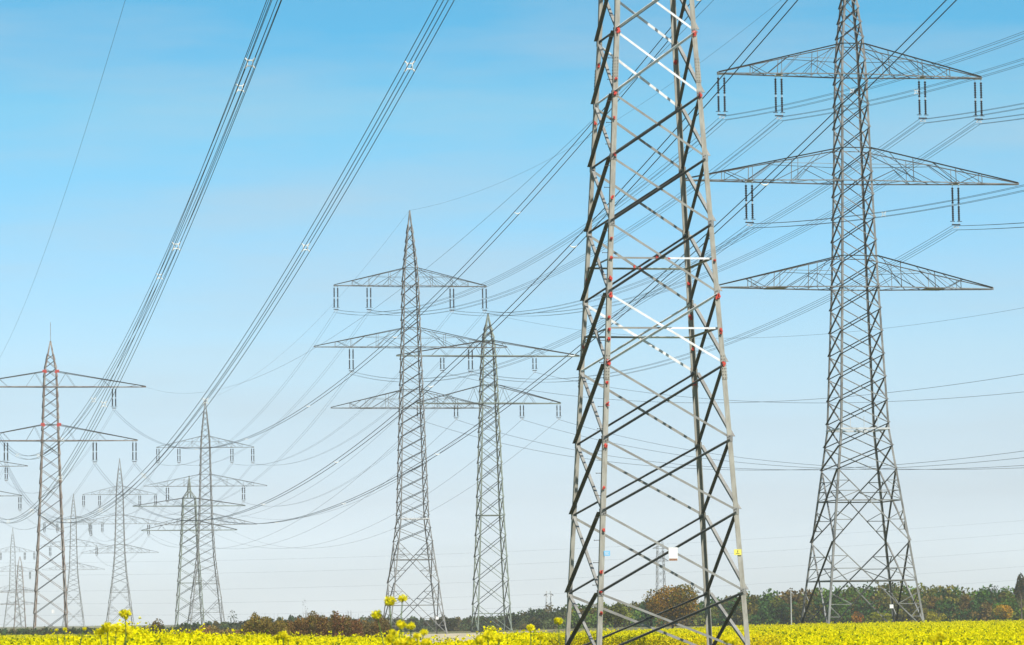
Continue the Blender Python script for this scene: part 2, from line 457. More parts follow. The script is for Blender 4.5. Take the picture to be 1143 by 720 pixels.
# ---- the near tower, member by member
def near_tower():
    x, y = 6.38, 156.0
    prof = [(0, 7.08), (29.2, 3.76), (36.7, 3.3), (47.5, 2.7), (50.5, 2.4), (57, .25)]
    T = Tower(); T.p = V((x, y, 0)); T.prof = prof; T.yaw = YAW; T.insL = 4.9
    T.arms = [(36.2, 17.3, 3.1, (8.9, 16.9), (), ()), (47.1, 19.2, 3.1, (12.8,), (), ())]
    root = empty('lattice_tower', T.p, YAW)
    tag(root, 'closest grey steel pylon with red paint marks and several new white braces', 'pylon', 'lattice pylons of the power lines')
    K = [0.1, 2.85, 6.47, 9.75, 13.15, 16.38, 19.6, 22.62, 25.56, 28.5, 31.2, 33.9, 36.6]
    legs = {}
    for sx in (-1, 1):
        for sy in (-1, 1):
            zs = sorted(set([0.0, 14.0, 26.8, 57.0] + [p[0] for p in prof]))
            legs[sx, sy] = leg_mesh(prof, zs, sx, sy, .225, .03).build('leg', M['steel'], root)
            # splice plates with bolt rows, foot block
            for zc in (13.0, 26.7):
                mb = MB()
                c = corner(prof, zc, sx, sy)
                dn = (corner(prof, zc + 1, sx, sy) - c).normalized()
                P = [c + V((-sx * .112, sy * .011, 0)), c + V((sx * .011, -sy * .112, 0))]
                ax0 = (V((1, 0, 0)), V((0, 1, 0)), dn); 
                mb.box(P[0], .205, .018, 1.15, 0, ax0); mb.box(P[1], .018, .205, 1.15, 0, ax0)
                for k in range(8):
                    for q in (-.055, .055):
                        h = dn * (-.5 + k * .143)
                        mb.box(P[0] + h + V((q, sy * .018, 0)), .034, .03, .034, 1)
                        mb.box(P[1] + h + V((sx * .018, q, 0)), .03, .034, .034, 1)
                mb.build('splice_plate', [M['steel'], M['bolt']], root)
            mb = MB(); mb.box(corner(prof, -.05, sx, sy) - V((sx * .1, sy * .1, 0)), .9, .9, .7); mb.build('foundation_block', M['concrete'], root)
    white_in = {(0, 3 + 1): 1, (0, 8): 1, (0, 9): 1, (2, 4): 1, (2, 8): 1, (2, 9): 1}
    for fi, face in enumerate(FACES):
        a, c, n = face
        for k in range(len(K) - 1):
            z0, z1 = K[k], K[k + 1]
            A0 = corner(prof, z0, *a); A1 = corner(prof, z1, *a); B0 = corner(prof, z0, *c); B1 = corner(prof, z1, *c)
            # the "/" member as the camera sees it
            for rising in (True, False):
                p, q = (A0, B1) if rising else (A1, B0)
                d = (q - p).normalized(); p = p + d * .1; q = q - d * .1
                # seen from the camera the back face is mirrored
                img_fall = (not rising) if fi == 0 else (rising if fi == 2 else None)
                new = (img_fall is True and k in (3 + 1, 8, 9, 10)) or (img_fall is False and k in (8,) and fi in (0, 2)) or (img_fall is False and k == 4 and fi in (0, 2)) or (img_fall is False and k == 9 and fi == 0)
                mb = MB()
                if rising: mb.angle(p, q, n, .118, .013, 1, .004)
                else: mb.angle(p, q, n, .10, .013, -1, .034)
                o = mb.build('diagonal_brace', M['primer'] if new else M['brace_shade' if rising == (fi in (0, 3)) else 'brace'], root)  # diagonals on the shaded side of each X get the shade-darkened copy
                if new: o['label'] = 'new white diagonal brace'
        if k == 0: pass
    # horizontals at two crossings (half old, half new)
    for z in (17.98, 14.78):
        for fi in (0, 2):
            a, c, n = FACES[fi]
            for h0, h1, m in ((.02, .5, 'brace'), (.5, .98, 'primer')):
                if fi == 2: h0, h1 = 1 - h1, 1 - h0
                mb = MB(); A = corner(prof, z, *a); B = corner(prof, z, *c)
                mb.angle(A.lerp(B, h0), A.lerp(B, h1), n, .085, .012, -1, .15)
                o = mb.build('horizontal_brace', M[m], root)
                if m == 'primer': o['label'] = 'new white horizontal brace'
        for fi in (1, 3):
            mb = MB(); horiz(mb, prof, FACES[fi], z, .08, .15)
            mb.build('horizontal_brace', M['brace'], root)
    # node gussets: bolted plates
    for sx in (-1, 1):
        for sy in (-1, 1):
            for k, z in enumerate(K[1:11]):
                mb = MB(); c = corner(prof, z, sx, sy)
                mb.box(c + V((-sx * .13, sy * .016, 0)), .25, .02, .30, 0)
                mb.box(c + V((sx * .016, -sy * .13, 0)), .02, .25, .30, 0)
                for dz in (-.09, .09):
                    mb.box(c + V((-sx * .12, sy * .034, dz)), .04, .03, .04, 1)
                    mb.box(c + V((-sx * .2, sy * .034, dz * .6)), .04, .03, .04, 1)
                    mb.box(c + V((sx * .034, -sy * .12, dz)), .03, .04, .04, 1)
                mb.build('gusset_plate', [M['brace'], M['bolt']], root)
    # red paint patches dabbed over bolts (an irregular skin just proud of the steel)
    def dab(p, n, r):
        r *= .8
        mb = MB(); n = V(n); t = V((0, 0, 1)); s = n.cross(t)
        k = 11; pts = []
        for i in range(k):
            a = 2 * math.pi * i / k; rr = r * random.uniform(.6, 1.25)
            pts.append(V(p) + s * math.cos(a) * rr * .85 + t * math.sin(a) * rr * 1.15)
        mb.prism([q for q in pts], [q + n * .02 for q in pts])
        for _ in range(3):
            mb.box(V(p) + s * random.uniform(-.7, .7) * r + t * random.uniform(-.9, .9) * r + n * .06, .05, .05, .05)
        mb.build('red_paint_mark', M['red'], root)
    zy = lambda py: (690 - py) / 24.9 + 1.72
    for py, r in ((24, .17), (80, .08), (97, .15), (125, .10), (167, .11), (217, .12), (264, .1), (285, .12), (309, .12), (328, .14), (353, .1), (367, .11), (378, .11),
                  (404, .15), (427, .1), (451, .11), (498, .13), (545, .12), (592, .1), (639, .13), (661, .12), (684, .1)):
        z = zy(py)
        dab(corner(prof, z, -1, -1) + V((.11 + random.uniform(-.03, .04), -.036, 0)), (0, -1, 0), r * random.uniform(.8, 1.05))
    for py, r in ((26, .16), (98, .15), (288, .09), (329, .16), (367, .1), (371, .07), (406, .14)):
        z = zy(py); dab(corner(prof, z, 1, -1) + V((-.1, -.036, 0)), (0, -1, 0), r)
    for py, r in ((44, .14), (112, .12), (299, .12), (378, .09)):
        z = zy(py) - .03 * 20 * (690 - py) / 690
        dab(corner(prof, z + .35, -1, 1) + V((.10, -.045, 0)), (0, -1, 0), r)
    for py, r in ((43, .13), (302, .12), (341, .14), (378, .1), (418, .13)):
        z = zy(py)
        dab(corner(prof, z, 1, 1) + V((-.1, -.045, 0)), (0, -1, 0), r)
    for z, fy in ((17.98, -1), (17.98, 1)):
        w = interp(prof, z)
        for dx in (-.2, .12, .3): dab(V((dx, fy * w / 2 - .16 * fy - .03, z + random.uniform(-.08, .08))), (0, -1, 0), .1)
    # step bolts on the climbing leg
    for k in range(30):
        z = 3.2 + k * 1.0
        c = corner(prof, z, -1, -1)
        mb = MB(); mb.rod(c + V((-.005, .1, 0)), c + V((-.24, .1, 0)), .014, 6); mb.rod(c + V((-.24, .1, 0)), c + V((-.26, .1, 0)), .028, 6)
        mb.build('step_bolt', M['bolt'], root)
    # enamel plates
    def plate(name, p, w, h, m, marks=()):
        mb = MB(); mb.box(p, w, .012, h, 0)
        for (dx, dz, a, b_) in marks: mb.box(V(p) + V((dx, -.008, dz)), a, .006, b_, 1)
        return mb.build(name, [m, M['signmark']], root)
    c = corner(prof, zy(618), -1, -1)
    mb = MB(); mb.box(c + V((.32, -.03, 0)), .28, .012, .22, 0)
    for dx, dz, w_, h_ in ((0, .05, .2, .02), (-.02, 0, .16, .02), (0, -.05, .18, .02)): mb.box(c + V((.32 + dx, -.039, dz)), w_, .006, h_, 1)
    mb.build('blue_sign', [M['blue'], M['white']], root)
    c = corner(prof, zy(618), 1, -1)
    mb = MB(); mb.box(c + V((-.22, -.05, 0)), .34, .012, .26, 0)
    mb.box(c + V((-.22, -.059, .03)), .03, .006, .1, 1); mb.box(c + V((-.22, -.059, -.06)), .16, .006, .02, 1)
    mb.build('yellow_sign', [M['yellow'], M['bolt']], root)
    w = interp(prof, 4.6)
    mb = MB(); mb.box((-.05 + .1, -w / 2 - .15, zy(619.5)), .42, .02, .60, 0)
    mb.box((.05, -w / 2 - .164, zy(619.5) - .25), .38, .006, .10, 1)
    mb.build('number_plate', [M['white'], M['signmark']], root)
    ime = insulator_mesh('insulator', 4.9); ime2 = insulator_mesh('insulator', 3.9)
    for (z, half, rise, ins, hang, posts) in T.arms:
        cross_arm(root, prof, z, half, rise, M['steel'], .11, ins, ime, hang, 5, True, posts, ins_at=(-16.9, -8.9, 8.4, 16.2) if z < 40 else (-12.8, 12.4), ins_me2=ime2)
    for face in FACES:
        mb = MB(); z = 36.6
        while z < 55: 
            z1 = z + .75 * interp(prof, z) + .3
            xpanel(mb, prof, face, z, min(z1, 56), .1, .034); z = z1
        mb.build('upper_bracing', [M['brace'], M['brace_shade']], root)
    return T
TE = near_tower()

def prof3(base_h, top_shift=0.0):
    """three-arm type: body widths; top_shift lengthens the body above the splayed foot"""
    s = top_shift
    return [(0, 10.4), (20.7, 5.2), (35.3 + s, 4.0), (46.3 + s, 3.3), (57.4 + s, 2.75), (60.7 + s, 2.4), (71.2 + s, .2)]
def arms3(s=0.0, k=1.0):
    return [(57.4 + s, 13.9 * k, 3.2, (7.6 * k, 13.6 * k), (), (3.9, 7.6, 10.6)),
            (46.3 + s, 17.6 * k, 3.4, (10.9 * k,), (), (6.2, 10.9, 13.8)),
            (35.3 + s, 14.6 * k, 3.2, (), (8.3 * k,), (4.5, 8.3, 11.2))]
G3 = 'three-armed lattice pylons'
TC = tower('lattice_tower', 'tall three-armed pylon at right, standing at the far edge of the yellow crop', 35.35, 349, prof3(0), arms3(0, 1.015), M['gsteel'], .215, .10, .5, base=16.6, near=True, platform=20.7)
TB = tower('lattice_tower', 'three-armed grey pylon left of centre, tallest with its whole pointed peak visible', -18.3, 613, prof3(0, 5.4), arms3(5.4), M['gsteel'], .19, .10, .5, base=16.6, near=True, platform=20.7, iw=1.1)
TF = tower('lattice_tower', 'pale three-armed pylon overlapping the lower dark two-armed one near the reddish brush', -88.3, 975, prof3(0, -5), arms3(-5), M['gsteel'], .22, .08, .55, base=16.6, iw=1.3)
TG = tower('lattice_tower', 'thin hazy three-armed pylon directly behind the lone yellow flower head at left', -149.6, 1292, prof3(0, -7), arms3(-7), M['gsteel'], .20, .08, .6, base=16.6, iw=1.6)
TH_ = tower('lattice_tower', 'faint hazy three-armed pylon just right of the rusty red-marked one', -208.3, 1610, prof3(0, -8), arms3(-8), M['gsteel'], .20, .08, .65, base=16.6, iw=1.8)
TI = tower('lattice_tower', 'faintest three-armed pylon near the left edge, almost lost in the haze', -287, 1950, prof3(0, -14), arms3(-14, .9), M['gsteel'], .20, .08, .7, base=16.6, iw=2.0)

profA = [(0, 6.8), (30, 4.2), (39.6, 3.5), (50.5, 2.8), (53.6, 2.55), (59.8, .3)]
TA = tower('lattice_tower', 'rusty two-armed pylon at left with red paint marks and a thin rod on its peak', -93.5, 687, profA,
           [(39.6, 17.5, 3.2, (8.9, 16.9), (), ()), (50.5, 19.2, 3.1, (12.8,), (), ())], M['rust'], .26, .10, .7, near=True, rod=3.8, heavy=True, iw=1.2)
# its red marks and white numbered plate
for z in (42.8, 53.6):
    for s in (-1, 1):
        mb = MB(); c = corner(profA, z, s, -1)
        mb.box(c + V((0, -.05, 0)), .8, .08, .55); mb.box(c + V((-s * .3, -.06, -.25)), .35, .08, .3)
        mb.build('red_paint_mark', M['red'], TA.root)
mb = MB(); mb.box((1.6, -5.1, 2.6), .38, .05, .38); mb.build('number_plate', M['white'], TC.root)
mb = MB(); mb.box((3.4, -5.15, 2.9), .5, .05, .5); mb.build('number_plate', M['white'], TB.root)
mb = MB(); mb.box((0.3, -3.3, 5.2), .55, .05, .7); mb.build('number_plate', M['white'], TA.root)
for z0, z1 in ((39.4, 36.6), (24.6, 21.4)):
    mb = MB(); a = corner(profA, z0, -1, -1); b_ = corner(profA, z1, 1, -1); mb.angle(a, b_, V((0, -1, 0)), .13, .012, 1, .02)
    o = mb.build('diagonal_brace', M['primer'], TA.root); o['label'] = 'new white diagonal brace'

profD = [(0, 7.0), (23.1, 4.9), (45.5, 3.4), (49.3, 3.2), (55.0, 2.7), (58, 2.3), (63.6, .2)]
TD = tower('lattice_tower', 'greenish two-armed pylon with short insulators, just right of the three-armed one left of centre', -4.8, 680, profD,
           [(45.5, 14.6, 3.6, (6.7, 14.2), (), ()), (55.0, 18.6, 3.0, (9.4,), (), ())], M['greensteel'], .26, .12, .75, base=0.1, insL=2.9, near=True, heavy=True, horizontals=(23.1, 3.6), iw=1.1)
profJ = [(0, 9.2), (15, 7.3), (32.4, 5.2), (36, 4.9), (40.4, 4.5), (43.0, 4.3), (43.3, 1.3), (50.4, .25)]
TJ = tower('tension_tower', 'low dark two-armed anchor pylon, broad-bodied, overlapped by the pale three-armed one', -107.6, 1128, profJ,
           [(32.4, 15.8, 3.2, (), (5.6, 14), ()), (40.4, 18.6, 2.6, (), (8.3, 15.6), ())], M['greensteel'], .32, .14, .6, base=0.1, heavy=True, horizontals=(15,))
TA2 = tower('lattice_tower', 'two-armed pylon mostly outside the left edge, only its right arm ends showing', -166.5, 1030, profA,
            [(41.2, 17.5, 3.2, (8.9, 16.9), (), ()), (50.2, 19.2, 3.1, (12.8,), (), ())], M['gsteel'], .22, .10, .8, heavy=True, iw=1.5)
profL = [(0, 5.0), (19, 2.8), (27, 1.6), (30, .3)]
TL = tower('lattice_tower', 'small low pylon with two level arms close to the field at the left edge', -206, 1420, profL,
           [(10.2, 8.0, 1.0, (), (), ()), (15.2, 8.0, 1.2, (), (), ())], M['rust'], .22, .10, .8, heavy=True, group='small far pylons')
TN = tower('lattice_tower', 'slim far pylon rising behind the big brown round tree', 40.5, 950, [(0, 2.6), (18, 2.0), (22.5, 1.5), (23, 1.4)],
           [(17.5, 2.2, .8, (), (), ()), (21, 2.0, .6, (), (), ())], M['gsteel'], .13, .06, .9, heavy=True, group='small far pylons', zoff=0)
TM = tower('lattice_tower', 'tiny slim pylon above the trees between the middle pylon and the close one', 8.6, 880, [(0, 1.7), (8, 1.3), (9.8, 1.1)],
           [(8.6, 1.2, .5, (), (), ())], M['fitting'], .16, .08, .9, heavy=True, group='small far pylons', zoff=-.8)

# ------------------------------------------------------------------ conductors
def line_pts(a, b, s, n=60):
    return [a.lerp(b, t) - V((0, 0, 4 * s * t * (1 - t))) for t in [i / n for i in range(n + 1)]]

def conductor(label, a, b, sag, n=4, r=.02, sep=.48, spacers=(), group=None, t0=0., t1=1., seg=70, name='conductor_bundle'):
    """one conductor bundle between two clamps, with its spacers"""
    pts = line_pts(a, b, sag, seg)
    pts = pts[int(t0 * seg):int(math.ceil(t1 * seg)) + 1]
    if not pts: return
    root = empty(name if n > 1 else 'overhead_wire', pts[0])
    tag(root, label, 'power line', group)
    o = pts[0]
    side = (b - a).cross(V((0, 0, 1))).normalized()
    offs = {4: [(-.5, .5), (.5, .5), (.5, -.5), (-.5, -.5)], 2: [(-.5, 0), (.5, 0)], 1: [(0, 0)]}[n]
    P = lambda q, h, v: q - o + side * (h * sep) + V((0, 0, v * sep))
    if n == 1:
        bpy.data.objects.remove(root)
        mb = MB(); mb.tube([p - o for p in pts], r); w = mb.build('overhead_wire', M['wire']); w.location = o
        tag(w, label, 'power line', group)
        return w
    for h, v in offs:
        mb = MB(); mb.tube([P(p, h, v) for p in pts], r); mb.build('wire', M['wire'], root)
    L = (b - a).length
    for d in spacers:
        t = d / L
        q = a.lerp(b, t) - V((0, 0, 4 * sag * t * (1 - t)))
        mb = MB()
        if n == 4:
            C4 = [P(q, h * 1.05, v * 1.05) for h, v in offs]
            I4 = [P(q, h * .55, v * .55) for h, v in offs]
            for i in range(4):
                mb.rod(I4[i], I4[(i + 1) % 4], r * 1.15, 6); mb.rod(I4[i], C4[i], r * 1.3, 6, r2=r * 1.8)
        else:
            mb.rod(P(q, -.5, 0), P(q, -.18, -.22), .03, 6); mb.rod(P(q, -.18, -.22), P(q, .18, -.22), .04, 6); mb.rod(P(q, .18, -.22), P(q, .5, 0), .03, 6)
        mb.build('spacer', M['spacer'], root)
    return root

# near tower -> rusty tower (left circuit in fours, right circuit in twos)
sp = [32, 84, 140, 196, 250, 305, 360, 420]
g = 'conductors from the close pylon to the rusty one'
E_ = lambda arm, off: attach(TE, arm, off) + V((0, 0, 1.0 if off > 0 else 0))
conductor('steep four-wire bundle with white spacers, right-hand of the two groups in the left sky', E_(0, -8.9), attach(TA, 0, -8.9), 17.5, 4, .025, .5, [14, 56, 121, 185, 250, 315, 385], g)
conductor('four-wire bundle, the one ending lowest of the crowded steep pair in the left sky', E_(0, -16.9), attach(TA, 0, -16.9), 17.5, 4, .025, .5, [14, 56, 123, 188, 250, 320, 390], g)
conductor('four-wire bundle of the crowded steep pair that ends on the rusty pylon upper arm', E_(1, -12.8), attach(TA, 1, -12.8), 19.5, 4, .025, .5, [57, 118, 201, 260, 320, 390], g)
conductor('wire pair crossing behind the top of the close pylon, then down to the rusty one', E_(1, 12.4), attach(TA, 1, 12.8), 18.5, 2, .029, .5, [40, 98, 160, 225, 290, 360], g)
conductor('pair of wires meeting the picture top between the close pylon and the right-hand one', E_(0, 8.4), attach(TA, 0, 8.9), 18, 2, .029, .5, [58, 115, 172, 235, 300, 370], g)
conductor('pair of wires meeting the picture top just right of the right-hand pylon peak', E_(0, 16.2), attach(TA, 0, 16.9), 18.5, 2, .029, .5, [40, 97, 160, 225, 290], g)
conductor('single thin wire falling steeply across the top left corner', tip(TE, 1, -1), tip(TA, 1, -1), 12.5, 1, .014)
conductor('single faint wire crossing behind the close pylon towards the rusty one', tip(TE, 1, 1), tip(TA, 1, 1), 12.5, 1, .014)

# right-hand three-armed pylon -> middle pylon -> pale pylon -> ...
def span3(T0, T1, sag, names, n=4, r=.02, grp=None, sps=()):
    k = [((0, -13.6), ''), ((0, -7.6), ''), ((0, 7.6), ''), ((0, 13.6), ''), ((1, -10.9), ''), ((1, 10.9), '')]
    for ((arm, off), _), nm in zip(k, names):
        conductor(nm, attach(T0, arm, off), attach(T1, arm, off), sag, n, r, .5, sps, grp)
W6 = ['upper arm outer left', 'upper arm inner left', 'upper arm inner right', 'upper arm outer right', 'middle arm left', 'middle arm right']
span3(TC, TB, 6.7, ['wire bundle slanting down from the %s insulator of the right-hand pylon' % w for w in W6], 4, .021, 'wires between the right-hand and middle pylons')
span3(TB, TF, 9, ['thin wires descending left from the tall middle pylon %s insulator' % w for w in W6], 2, .019, 'wires between the middle and pale left pylons')
span3(TF, TG, 8, ['faint far wires leaving the pale three-armed pylon %s insulator' % w for w in W6], 2, .026, 'far wires beyond the pale pylon')
span3(TG, TH_, 8, ['very faint wires leaving the hazy flower-head pylon %s insulator' % w for w in W6], 2, .028, 'farthest wires in the haze')
# the same line towards its next tower, which stands outside the picture on the right
dC = V((math.sin(math.radians(11.2)), -math.cos(math.radians(11.2)), 0)) * 300
for (arm, off), w in zip([(0, -13.6), (0, -7.6), (0, 7.6), (0, 13.6), (1, -10.9), (1, 10.9)], W6):
    a = attach(TC, arm, off)
    conductor('wire bundle to the right edge from the right-hand pylon %s insulator' % w, a, a + dC, 8.2, 4, .021, .42, [45], 'wires leaving the right-hand pylon to the right', t1=.7)
dD = V((math.sin(math.radians(18.5)), -math.cos(math.radians(18.5)), 0)) * 450 + V((0, 0, -6))
for (arm, off), w in zip([(1, -9.4), (1, 9.4), (0, -14.2), (0, -6.7), (0, 6.7), (0, 14.2)], ['upper arm left', 'upper arm right', 'lower arm outer left', 'lower arm inner left', 'lower arm inner right', 'lower arm outer right']):
    a = attach(TD, arm, off)
    conductor('level wire to the right edge from the greenish pylon %s insulator' % w, a, a + dD, 15.5 + (1 if arm == 0 else 0), 1, .03, group='single wires leaving the greenish pylon to the right', t1=.9)
    conductor('faint wire to the anchor pylon from the greenish pylon %s insulator' % w, a, V((TJ.p.x, TJ.p.y, 0)) + V((math.cos(YAW) * off, math.sin(YAW) * off, TJ.p.z + TJ.arms[arm][0] - .3)), 14, 1, .026, group='single wires between the greenish and the anchor pylon')
conductor('thin top wire from the greenish pylon peak off to the right edge', apex(TD), apex(TD) + dD, 17, 1, .02, t1=.9)
conductor('thin top wire from the middle pylon peak rising to the right behind the close pylon', apex(TC), apex(TB), 5, 1, .014)
conductor('thin top wire from the middle pylon peak down to the pale pylon', apex(TB), apex(TF), 6, 1, .016)
for (arm, off), w in zip([(0, -8.9), (0, 8.9), (0, 16.9), (1, 12.8)], ['lower arm inner left', 'lower arm inner right', 'lower arm outer right', 'upper arm right']):
    conductor('faint wires to the left edge from the rusty pylon %s insulator' % w, attach(TA, arm, off), attach(TA2, arm, off), 9, 2, .02, .4, (), 'wires beyond the rusty pylon')
# distant line crossing low over the woods, from left to right
for k, (z0, z1) in enumerate(((24, 33), (21, 30), (17, 26), (14, 21.5), (11, 18), (8.5, 14.5))):
    wrd = ['highest', 'second highest', 'third', 'fourth', 'fifth', 'lowest'][k]
    conductor('faint level far wire, %s of six crossing low over the woods' % wrd, V((-190, 880 + k * 14, z0 - 5)), V((230, 830 + k * 14, z1)), 6.5, 1, .012, group='far wires low over the woods')

# ------------------------------------------------------------------ vegetation
def tris_mesh(name, cent, size, colr, m, squash=1.0, quads=True):
    """many small leaf faces: centres, sizes, colours"""
    n = len(cent)
    a = RNG.normal(size=(n, 3)); a /= np.linalg.norm(a, axis=1)[:, None]
    b = RNG.normal(size=(n, 3)); b -= (a * b).sum(1)[:, None] * a; b /= np.linalg.norm(b, axis=1)[:, None]
    s = size[:, None] * .5
    vs = np.stack([cent - a * s, cent + b * s * .8, cent + a * s, cent - b * s * .8], 1).reshape(-1, 3)
    me = bpy.data.meshes.new(name)
    me.vertices.add(4 * n); me.vertices.foreach_set('co', vs.astype(np.float32).ravel())
    me.loops.add(4 * n); me.loops.foreach_set('vertex_index', np.arange(4 * n, dtype=np.int32))
    me.polygons.add(n); me.polygons.foreach_set('loop_start', np.arange(0, 4 * n, 4, dtype=np.int32))
    me.polygons.foreach_set('loop_total', np.full(n, 4, dtype=np.int32))
    at_ = me.color_attributes.new('tint', 'FLOAT_COLOR', 'POINT')
    c4 = np.ones((4 * n, 4), np.float32); c4[:, :3] = np.repeat(colr, 4, 0)
    at_.data.foreach_set('color', c4.ravel())
    me.materials.append(m); me.update(); me.validate()
    return me

def crown_points(c, rx, ry, rz, n, lobes=9, gap=.35):
    """leaf centres gathered in clumps near the surface of an uneven crown"""
    out = []
    c = np.array(c, float)
    d = RNG.normal(size=(lobes, 3)); d /= np.linalg.norm(d, axis=1)[:, None]; d[:, 2] = d[:, 2] * .8 + .1
    L = c + d * np.array([rx, ry, rz]) * RNG.uniform(.45, .72, (lobes, 1))
    R = RNG.uniform(.32, .52, lobes)
    w = RNG.integers(0, lobes, n)
    q = RNG.normal(size=(n, 3)); q /= np.linalg.norm(q, axis=1)[:, None]
    rad = RNG.uniform(.5, 1.0, (n, 1)) ** .5
    p = L[w] + q * rad * R[w][:, None] * np.array([rx, ry, rz])
    return p, w

def tints(base, n, w=None, var=.35, alt=None, pa=.3):
    base = np.array(base); c = base * RNG.uniform(1 - var, 1 + var, (n, 1))
    if alt is not None:
        al = np.array(alt); lob = RNG.random(64) < pa
        pick = (lob[w % 64] if w is not None else RNG.random(n) < pa) ^ (RNG.random(n) < .15)
        c[pick] = al * RNG.uniform(1 - var, 1 + var, (pick.sum(), 1))
    return c

def tree(name, label, cat, x, y, h, wd, base, alt=None, n=1500, leaf=.45, low=.12, group=None, trunk=.18, pa=.3, lobes=11, bare=False):
    z = gz(x, y)
    root = empty(name, (x, y, z)); tag(root, label, cat, group)
    cz = h * (1 + low) / 2; rz = h * (1 - low) / 2
    p, w = crown_points((0, 0, cz), wd / 2, wd / 2, rz, n, lobes)
    p[:, 2] = np.maximum(p[:, 2], .05)
    me = tris_mesh('crown', p, RNG.uniform(.6, 1.3, n) * leaf, tints(base, n, w, .35, alt, pa), M['leaf'])
    o = bpy.data.objects.new('crown', me); col.objects.link(o); o.parent = root
    mb = MB(); mb.rod((0, 0, -.1), (0, 0, h * .55), trunk, 7, r2=trunk * .5)
    for k in range(7):
        a = random.uniform(0, 6.28); zz = h * random.uniform(.15, .55)
        e = V((math.cos(a) * wd * .32, math.sin(a) * wd * .32, zz + h * random.uniform(.15, .35)))
        mb.rod((0, 0, zz), e, trunk * .45, 5, r2=trunk * .12)
        for _ in range(3):
            e2 = e + V((random.uniform(-1, 1) * wd * .14, random.uniform(-1, 1) * wd * .14, random.uniform(.02, .16) * h))
            mb.rod(V((0, 0, zz)).lerp(e, random.uniform(.4, .9)), e2, trunk * .2, 4, r2=trunk * .06)
    mb.build('trunk', M['bark'], root)
    return root

def at(px, D): return (px - 571.5) / FPX * D
def ztop(px, py, D):
    hy = 692 - (px - 571.5) * PH
    return EYE + (hy - py) / FPX * D

# individual trees and bushes
def place(name, label, cat, px, py, wpx, D, base, alt=None, **k):
    x = at(px, D); h = ztop(px, py, D) - gz(x, D)
    return tree(name, label, cat, x, D, h, wpx * D / FPX, base, alt, **k)
place('round_tree', 'big round brownish tree behind the legs of the close pylon', 'tree', 746, 649, 62, 520, (.27, .145, .018), (.15, .13, .02), n=9500, leaf=.3, low=.03, lobes=30)
place('small_tree', 'sparse grey-green tree touching the left side of the big brown tree', 'tree', 722, 660, 22, 525, (.06, .075, .04), (.10, .08, .05), n=900, leaf=.24, low=.25)
place('small_tree', 'small olive tree seen through the close pylon, left of the big brown tree', 'tree', 682, 676, 26, 500, (.11, .12, .02), (.05, .06, .02), n=1300, leaf=.28)
place('round_bush', 'round dark green bush left of the pale and anchor pylons', 'bush', 170, 690, 26, 420, (.06, .085, .018), (.14, .09, .03), n=2200, leaf=.2, low=.0, lobes=16)
place('dark_bush', 'dark green bush at the right foot of the middle pylon', 'bush', 494, 686, 26, 640, (.035, .05, .02), (.05, .06, .02), n=1800, leaf=.32, low=.0, lobes=12)
place('dark_bush', 'dark conical bush behind the right leg of the greenish pylon', 'bush', 567, 684, 22, 700, (.03, .045, .018), (.04, .055, .02), n=1500, leaf=.32, low=.0, lobes=12)
place('dark_bush', 'dark bush left of the tiny slim pylon', 'bush', 592, 690, 18, 640, (.035, .05, .02), (.05, .05, .02), n=900, leaf=.32, low=.0)
place('autumn_bush', 'bright orange-yellow bush near the right edge', 'bush', 1113, 674, 24, 640, (.50, .27, .01), (.26, .22, .02), n=2200, leaf=.3, low=.0, pa=.4, lobes=14)
place('autumn_bush', 'rusty orange bush seen through the foot of the right-hand pylon', 'bush', 952, 681, 16, 560, (.40, .16, .03), (.28, .16, .03), n=900, leaf=.24, low=.0)
place('autumn_bush', 'yellow-green bush right of the rusty orange one under the right-hand pylon', 'bush', 976, 683, 34, 560, (.24, .24, .02), (.16, .18, .02), n=1400, leaf=.25, low=.0)
place('autumn_bush', 'yellow-green bush just right of the right-hand pylon foot', 'bush', 1036, 682, 26, 600, (.30, .26, .02), (.18, .18, .02), n=1200, leaf=.27, low=.0)
place('tall_tree', 'tall dark tree standing above the wood at the right edge', 'tree', 1134, 640, 16, 640, (.05, .065, .025), (.15, .08, .03), n=1800, leaf=.3, low=.3, lobes=10)
place('tall_tree', 'russet tree cut by the right edge beside the tall dark one', 'tree', 1146, 644, 14, 642, (.13, .07, .04), (.06, .05, .03), n=1500, leaf=.3, low=.2, lobes=10)
place('bare_tree', 'thinly leaved tree poking above the wood right of the right-hand pylon', 'tree', 1103, 652, 20, 740, (.07, .07, .045), None, n=260, leaf=.3, low=.55)
place('bare_tree', 'thinly leaved tree poking above the wood farther from the right edge', 'tree', 1117, 654, 12, 745, (.06, .065, .04), None, n=160, leaf=.3, low=.55)
place('young_tree', 'spindly young tree with open twigs left of the reddish brush', 'tree', 257, 677, 13, 330, (.05, .07, .03), (.04, .05, .03), n=130, leaf=.13, low=.35, trunk=.05, lobes=9)
place('bare_sapling', 'very thin leafless sapling rising from the reddish brush', 'tree', 338, 665, 9, 420, (.10, .09, .08), None, n=26, leaf=.1, low=.5, trunk=.04, lobes=6)
place('bare_sapling', 'low leafless twiggy tree above the wood left of the close pylon', 'tree', 604, 672, 22, 760, (.10, .09, .08), None, n=60, leaf=.16, low=.3, trunk=.06, lobes=6)

